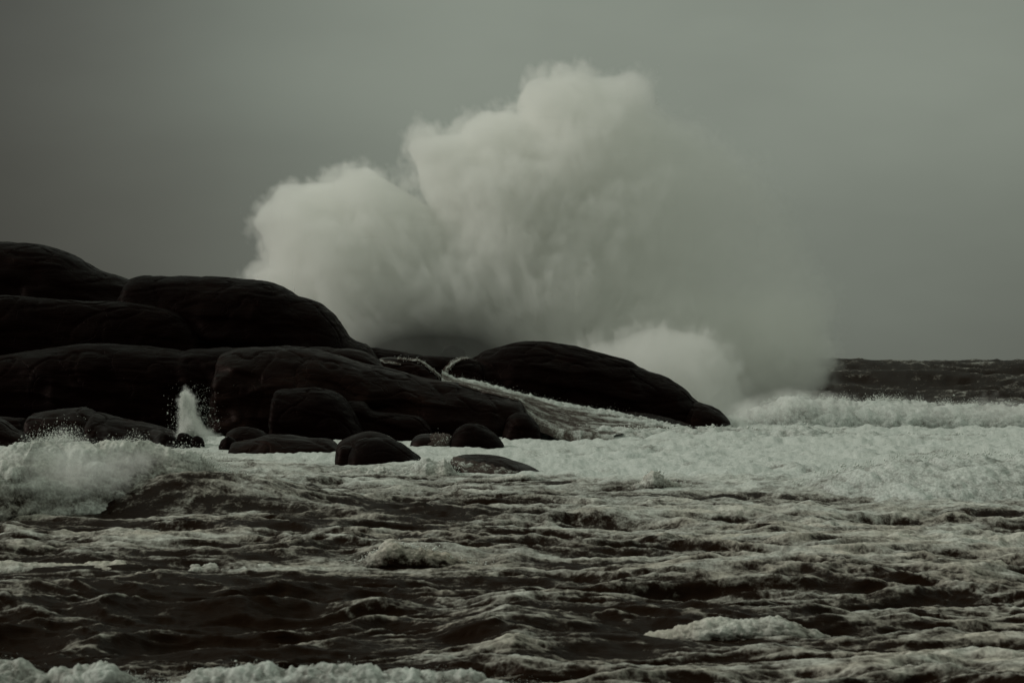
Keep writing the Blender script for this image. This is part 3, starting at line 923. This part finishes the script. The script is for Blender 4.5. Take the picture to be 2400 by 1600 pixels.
def drape(name, label, line, cat='stream', step=2.2, seed=90, foam=0.8, off=0.06, max_d=300, drop_n=0, mat=None, threads=1.0):
    """water clinging to the rock: line of (column, row, half width in columns/rows across)"""
    p = np.array(line, float)
    s = np.concatenate([[0], np.cumsum(np.hypot(np.diff(p[:, 0]), np.diff(p[:, 1])))])
    ns = max(8, int(s[-1] / step)); t = np.linspace(0, s[-1], ns)
    u, v, w = [smooth1(np.interp(t, s, p[:, i]), 1) for i in range(3)]
    tu, tv = np.gradient(u), np.gradient(v)
    ln = np.hypot(tu, tv) + 1e-6
    nu, nv = -tv / ln, tu / ln
    wob = fbm2(t / 14.0, t * 0 + seed, 3, seed) * 0.35
    nr = max(5, int(w.max() * 2 / step) + 1)
    q = np.linspace(-1, 1, nr)
    eye = Vector((0, 0, EYE))
    V = np.zeros((nr, ns, 3)); ok = np.zeros((nr, ns), bool)
    for i in range(nr):
        for j in range(ns):
            uu = u[j] + nu[j] * w[j] * (q[i] + wob[j]); vv = v[j] + nv[j] * w[j] * (q[i] + wob[j])
            d = Vector((wx(uu, 1.0), 1.0, wz(vv, 1.0) - EYE)).normalized()
            h = TREE.ray_cast(eye, d, max_d)
            if h[0] is not None:
                nn = h[1] if h[1].dot(d) < 0 else -h[1]
                c = h[0] + nn * off * (1.0 - 0.6 * q[i] ** 2)
                V[i, j] = c; ok[i, j] = True
    T = t[None, :] * np.ones((nr, 1)); Q = q[:, None] * np.ones((1, ns))
    fl = fbm2(Q * 3.2 * threads, T / 26.0, 4, seed + 3, 0.6)
    f = foam + 0.45 * fl - 0.55 * np.abs(Q) ** 2.5
    V[..., 2] += 0.03 * fl
    Fc = grid_faces(nr, ns)
    okf = ok.ravel()[Fc].all(1)
    y = V[..., 1].ravel()[Fc]
    okf &= (y.max(1) - y.min(1)) < 1.6
    cell = okf.reshape(nr - 1, ns - 1)
    lab = np.where(cell, np.arange(cell.size).reshape(cell.shape), -1)
    for _ in range(nr + ns):
        m = lab.copy()
        for ax, sh in ((0, 1), (0, -1), (1, 1), (1, -1)):
            r = np.roll(lab, sh, ax)
            if ax == 0:
                r[0 if sh == 1 else -1] = -1
            else:
                r[:, 0 if sh == 1 else -1] = -1
            m = np.maximum(m, r)
        m[~cell] = -1
        if (m == lab).all():
            break
        lab = m
    vals, cnt = np.unique(lab[lab >= 0], return_counts=True)
    if len(vals):
        okf = (lab == vals[cnt.argmax()]).ravel()
    Fc = Fc[okf]
    if not len(Fc):
        return None
    used = np.unique(Fc); remap = np.full(nr * ns, -1); remap[used] = np.arange(len(used))
    VV = V.reshape(-1, 3)[used]
    o = mesh_obj(name, VV, remap[Fc], mat or MAT_STREAM, attrs={'foam': f.ravel()[used], 'tan': np.full(len(used), 0.05)})
    sol = o.modifiers.new('thickness', 'SOLIDIFY'); sol.thickness = 0.05; sol.offset = -1
    tag(o, label, cat)
    if drop_n:
        i = rng.randint(0, len(VV), drop_n)
        drops('spray_drops', VV[i] + rng.normal(0, 0.10, (drop_n, 3)) * (1, 1, 1) + (0, -0.15, 0.05), 0.022 * (0.5 + rng.rand(drop_n)), parent=o)
    return o


drape('waterfall', 'narrow white cascade curving down the left side of the whaleback',
      [(1104, 838, 3), (1080, 842, 4), (1062, 850, 5), (1050, 862, 6), (1042, 874, 7), (1040, 886, 9)], 'waterfall', seed=84, foam=0.68, drop_n=120)
drape('stream', 'white trickle along the foot of the middle wet ledge',
      [(930, 842, 3), (960, 843, 4), (985, 846, 4), (1005, 862, 4), (1022, 876, 4), (1034, 888, 5)], seed=85, foam=0.62, drop_n=120)
drape('stream', 'white trickle on the near ledge, left of the longer trickle',
      [(884, 845, 3), (900, 848, 4), (920, 852, 4), (940, 856, 2)], seed=86, foam=0.6)
drape('waterfall', 'thin curtain of water falling off the flat-topped boulder',
      [(1035, 1013, 20), (1037, 1024, 27), (1039, 1034, 33), (1040, 1047, 37)], 'waterfall', seed=87, foam=0.40, drop_n=40, threads=4.0)
drape('stream', 'water thread running off the awash rock',
      [(1060, 1080, 10), (1090, 1092, 14), (1130, 1100, 14), (1180, 1108, 10), (1215, 1112, 5)], seed=88, foam=0.55, off=0.03, threads=3.0)
drape('stream', 'thin wet gleam of water down the pouring edge of the sloping slab',
      [(1075, 900, 2), (1120, 914, 3), (1170, 926, 3), (1216, 938, 3)], seed=89, foam=0.45, off=0.03)


# ------------------------------------------------------------------ spray hanging in the air
def volume_cloud(name, label, lo, hi, res, fn, mat, cat='spray'):
    """real mist: a density grid worked out here and turned into a fog volume by geometry nodes"""
    nx, ny, nz = res
    ax = [np.linspace(lo[i], hi[i], res[i], dtype=F32) for i in range(3)]
    X, Y, Z = np.meshgrid(*ax, indexing='ij')
    D = fn(X, Y, Z).astype(F32)
    D = np.maximum(D, 0)
    D[0], D[-1], D[:, 0], D[:, -1], D[:, :, -1] = 0, 0, 0, 0, 0
    me = bpy.data.meshes.new(name)
    me.vertices.add(D.size)
    a = me.attributes.new('mist', 'FLOAT', 'POINT')
    a.data.foreach_set('value', D.ravel())
    me.materials.append(mat)
    src = bpy.data.objects.new(name + '_density', me)
    vd = bpy.data.volumes.new(name)
    vd.materials.append(mat)
    o = bpy.data.objects.new(name, vd)
    C.objects.link(o)
    g = bpy.data.node_groups.new(name + '_grid', 'GeometryNodeTree')
    g.interface.new_socket('Geometry', in_out='INPUT', socket_type='NodeSocketGeometry')
    g.interface.new_socket('Geometry', in_out='OUTPUT', socket_type='NodeSocketGeometry')
    n, l = g.nodes, g.links
    gi, go = n.new('NodeGroupInput'), n.new('NodeGroupOutput')
    pos = n.new('GeometryNodeInputPosition')
    sub = n.new('ShaderNodeVectorMath'); sub.operation = 'SUBTRACT'
    sub.inputs[1].default_value = lo
    l.new(pos.outputs[0], sub.inputs[0])
    mul = n.new('ShaderNodeVectorMath'); mul.operation = 'MULTIPLY'
    mul.inputs[1].default_value = [(res[i] - 1) / (hi[i] - lo[i]) for i in range(3)]
    l.new(sub.outputs[0], mul.inputs[0])
    sp = n.new('ShaderNodeSeparateXYZ')
    l.new(mul.outputs[0], sp.inputs[0])
    M = lambda op, a, b=None, c=None: math_node(n, l, op, a, b, c)
    rd = [M('MINIMUM', M('MAXIMUM', M('ROUND', sp.outputs[i]), 0.0), float(res[i] - 1)) for i in range(3)]
    # integer arithmetic: floats lose whole numbers past 16 million
    idx = M('ADD', M('MULTIPLY', M('ADD', M('MULTIPLY', rd[0], float(ny)), rd[1]), float(nz)), rd[2])
    na = n.new('GeometryNodeInputNamedAttribute'); na.data_type = 'FLOAT'
    na.inputs['Name'].default_value = 'mist'
    sm = n.new('GeometryNodeSampleIndex'); sm.data_type = 'FLOAT'; sm.domain = 'POINT'
    oi = n.new('GeometryNodeObjectInfo'); oi.inputs['Object'].default_value = src
    l.new(oi.outputs['Geometry'], sm.inputs['Geometry']); l.new(na.outputs['Attribute'], sm.inputs['Value']); l.new(idx, sm.inputs['Index'])
    vc = n.new('GeometryNodeVolumeCube')
    vc.inputs['Min'].default_value = lo; vc.inputs['Max'].default_value = hi
    for k, r in zip('XYZ', res):
        vc.inputs['Resolution ' + k].default_value = r
    l.new(sm.outputs[0], vc.inputs['Density'])
    st = n.new('GeometryNodeSetMaterial'); st.inputs['Material'].default_value = mat
    l.new(vc.outputs[0], st.inputs[0]); l.new(st.outputs[0], go.inputs[0])
    md = o.modifiers.new('mist', 'NODES'); md.node_group = g
    tag(o, label, cat)
    return o


def poly_sdf(px, py, poly):
    """signed distance to a closed outline, positive inside"""
    d = np.full(px.shape, 1e9); inside = np.zeros(px.shape, bool)
    n = len(poly)
    for i in range(n):
        x0, y0 = poly[i]; x1, y1 = poly[(i + 1) % n]
        ex, ey = x1 - x0, y1 - y0
        t = np.clip(((px - x0) * ex + (py - y0) * ey) / (ex * ex + ey * ey + 1e-9), 0, 1)
        d = np.minimum(d, np.hypot(px - x0 - t * ex, py - y0 - t * ey))
        c = ((y0 > py) != (y1 > py)) & (px < ex * (py - y0) / (ey if ey else 1e-9) + x0)
        inside ^= c
    return np.where(inside, d, -d)


def plume_density(outline, dist, scale=1.0, thick=7.0, soft=1.0, dens=None, wob=1.0, seed=200, yc=None, grow=0.0, jets=None, ns=1.0):
    """outline in picture columns and rows at distance dist, given a rounded body about it"""
    poly = [(float(wx(a * scale, dist)), float(wz(b * scale, dist))) for a, b in outline]

    def fn(X, Y, Z):
        x2, z2 = X[:, 0, :], Z[:, 0, :]
        sd = (poly_sdf(x2.astype(float), z2.astype(float), poly) + grow).astype(F32)[:, None, :]
        yy = (Y - dist) if yc is None else (Y - yc(X, Z))
        T = thick * np.sqrt(np.clip(sd / (thick * 0.9), 0, 1)) + 0.3
        body = np.minimum(sd, (T - np.abs(yy)) * 0.8)
        QX, QY, QZ = X, Y, Z
        X, Y, Z = X / ns, Y / ns, Z / ns
        nz = (1.5 * p3(X / 6.5, Y / 6.5, Z / 6.5, seed) + 1.0 * (np.abs(p3(X / 3.1, Y / 3.1, Z / 3.1, seed + 1)) * 2 - 0.6)
              + 0.55 * (np.abs(p3(X / 1.45, Y / 1.45, Z / 1.45, seed + 2)) * 2 - 0.5) + 0.28 * p3(X / 0.7, Y / 0.7, Z / 0.7, seed + 3))
        # torn threads at the rim
        nz = nz + 0.35 * (1 - 2.4 * np.abs(p3((X + Z * 0.4) / 1.1, Y / 1.6, (Z - X * 0.4) / 2.6, seed + 5))) + 0.26 * p3(X / 0.42, Y / 0.5, Z / 0.42, seed + 6)
        X, Y, Z = QX, QY, QZ
        if jets:
            jx, jz, ja = jets
            rr = np.hypot(X - jx, Z - jz)
            an = np.arctan2(X - jx, Z - jz) + 0.10 * p3(X / 7, Y / 7, Z / 7, seed + 11)
            st = (1 - 2 * np.abs(p3(an * 9, Y / 4.0, rr / 7.0, seed + 12))) + 0.7 * (1 - 2 * np.abs(p3(an * 21, Y / 2.0, rr / 4.0, seed + 13))) + 0.4 * (1 - 2 * np.abs(p3(an * 46, Y / 1.2, rr / 2.4, seed + 14)))
            nz = nz + ja * st
        b = body + nz * wob
        s = soft if not callable(soft) else soft(X, Z)
        d = sst(0, 1, b / s)
        return d * (dens(X, Y, Z) if dens else 0.4)
    return fn


PLUME = [(596, 640), (628, 618), (636, 590), (620, 560), (612, 530), (592, 508), (606, 484), (632, 458), (650, 436), (700, 432), (768, 430), (800, 400), (836, 394), (868, 418), (920, 448),
         (962, 476), (1000, 500), (1004, 480), (978, 425), (970, 372), (950, 335), (966, 318), (1012, 320), (1062, 312), (1078, 282), (1110, 262), (1150, 262), (1200, 264), (1203, 218),
         (1225, 188), (1262, 182), (1330, 166), (1370, 180), (1420, 176), (1458, 163), (1492, 188), (1502, 240), (1540, 262), (1602, 280), (1645, 318), (1700, 358), (1742, 378), (1752, 410),
         (1790, 470), (1850, 560), (1892, 640), (1905, 700), (1890, 780), (1905, 830), (1880, 880), (1760, 960), (1600, 1010), (1200, 980), (760, 900), (650, 760), (600, 690)]


def d_main(X, Y, Z):
    u = (X / 290.0 * FPX + 1200) / 1.0204
    v = (HOR - (Z - EYE) / 290.0 * FPX) / 1.0204
    right = sst(1250, 1720, u)
    d = 0.42 * (1 - right) + 0.11 * right
    arc = np.exp(-((v - (330 + 0.55 * np.maximum(u - 1600, 0))) / 60.0) ** 2)
    d = d + 0.10 * right * arc
    d = d + 0.30 * right * sst(640, 800, v)
    thin = np.exp(-(np.abs(u - 1000) / 270.0) ** 3 - ((v - 830) / 150.0) ** 2)
    return d * (1 - 0.93 * np.clip(thin * 1.15, 0, 1))


Dm = 290.0
ycf = lambda X, Z: Dm + 0.25 * (Z - 10)
volume_cloud('spray_plume', 'huge pale cloud of spray towering over the rocks from a wave that hit them', (-30.5, Dm - 9, -1.0), (38.0, Dm + 12, 40.0), (430, 80, 270),
             plume_density(PLUME, Dm, 1.0204, thick=7.5, soft=lambda X, Z: 1.3 + 2.8 * sst(6, 24, X), dens=d_main, wob=0.95, seed=200, yc=ycf, grow=0.7, jets=(2.0, -6.0, 0.9)), MAT_SPRAY)
BURST = [(1300, 840), (1380, 800), (1440, 790), (1480, 772), (1520, 766), (1560, 772), (1600, 780), (1640, 800), (1660, 840), (1680, 880), (1710, 930), (1740, 970), (1700, 1010), (1500, 1010), (1400, 900)]
volume_cloud('spray_burst', 'brighter burst of spray rising behind the seaward end of the whaleback', (5, 269, -1), (26, 284, 12), (230, 80, 140),
             plume_density(BURST, 276.0, 1.0204, thick=4.0, soft=1.6, dens=lambda X, Y, Z: 0.27 + 0 * X, wob=0.85, seed=210, grow=0.7, ns=0.45, jets=(12.0, -3.0, 0.9)), MAT_SPRAY)
COL = [(410, 1000), (415, 960), (412, 920), (416, 900), (425, 893), (440, 905), (448, 930), (455, 960), (470, 985), (500, 1002)]


def column_drops():
    n = 24000
    t = rng.rand(n) ** 1.5
    d0 = 206.0
    zt = 0.2 + t * 3.6
    cx = wx(438, d0) + 1.0 * (1 - t) ** 2 * 0.6 - 0.15
    wd = 0.20 + 0.62 * (1 - t) ** 1.3
    X = cx + rng.normal(0, 1, n) * wd * 0.55
    Pd = np.stack([X, d0 + rng.normal(0, 0.35, n), zt + rng.normal(0, 0.12, n)], 1)
    m = 3000
    a = rng.rand(m)
    P2 = np.stack([wx(445, d0) + rng.normal(0.25, 0.75, m), d0 + rng.normal(0, 0.5, m), 0.3 + a * 4.4 * np.exp(-np.abs(rng.normal(0, 0.6, m)))], 1)
    return np.concatenate([Pd, P2])


col = volume_cloud('spray_column', 'narrow spout of white water shooting up against the black rock shelf', (-26.5, 204, -0.3), (-19.5, 208.5, 5.2), (84, 54, 66),
                   plume_density(COL, 206.0, 1.0204, thick=1.0, soft=0.45, dens=lambda X, Y, Z: 1.5 + 0 * X, wob=0.26, seed=220, ns=0.16, jets=(-23.5, -1.5, 0.5)), MAT_SPRAY)
drops('spray_drops', column_drops(), 0.011 * (0.4 + rng.exponential(0.8, 27000)), parent=col)

LB = [(-260, 1085), (-150, 1050), (-40, 1045), (60, 1032), (140, 1015), (200, 1020), (280, 1022), (350, 1030), (410, 1045), (440, 1075), (380, 1120), (300, 1150), (220, 1175), (120, 1205), (40, 1225), (-260, 1230)]
volume_cloud('spray_burst', 'fine spray boiling off the breaker at the left edge of the photo', (-27.0, 103.5, 0.0), (-11.5, 115.5, 3.6), (190, 90, 80),
             plume_density(LB, 109.5, 1.0, thick=2.6, soft=1.5, dens=lambda X, Y, Z: 0.42 + 0 * X, wob=0.75, seed=230, grow=0.0, ns=0.22), MAT_SPRAY)
RB = [(1660, 1010), (1690, 960), (1730, 935), (1800, 915), (1860, 905), (1900, 915), (1960, 922), (2060, 926), (2200, 934), (2400, 936), (2640, 940), (2700, 1010)]
volume_cloud('spray_burst', 'low spray veil drifting along the tall breaker at right', (17.0, 257.0, 0.0), (60.0, 273.0, 5.0), (300, 80, 60),
             plume_density(RB, 264.0, 1.0, thick=3.0, soft=1.2, dens=lambda X, Y, Z: 0.20 + 0 * X, wob=0.8, seed=240, grow=0.2, ns=0.4), MAT_SPRAY)


def rim_drops():
    """loose drops flung out round the upper rim of the great plume"""
    pts = np.array([(a * 1.0204, b * 1.0204) for a, b in PLUME[:48]], float)
    s = np.concatenate([[0], np.cumsum(np.hypot(np.diff(pts[:, 0]), np.diff(pts[:, 1])))])
    n = 9000
    t = rng.rand(n) * s[-1]
    u, v = np.interp(t, s, pts[:, 0]), np.interp(t, s, pts[:, 1])
    g = fbm2(t / 22.0, t * 0 + 5.5, 3, 77)
    k = rng.rand(n) < sst(-0.3, 0.8, g)
    u, v = u[k], v[k]
    m = len(u)
    an = np.arctan2(u - 1240, 1000 - v)
    r = rng.exponential(14, m)
    u = u + np.sin(an) * r + rng.normal(0, 5, m); v = v - np.cos(an) * r + rng.normal(0, 5, m)
    dd = 294 + rng.normal(0, 3, m)
    return np.stack([wx(u, dd), dd, wz(v, dd)], 1)


pd = rim_drops()
drops('spray_drops', pd, 0.012 * (0.4 + rng.exponential(0.6, len(pd))), parent=bpy.data.objects['spray_plume'])
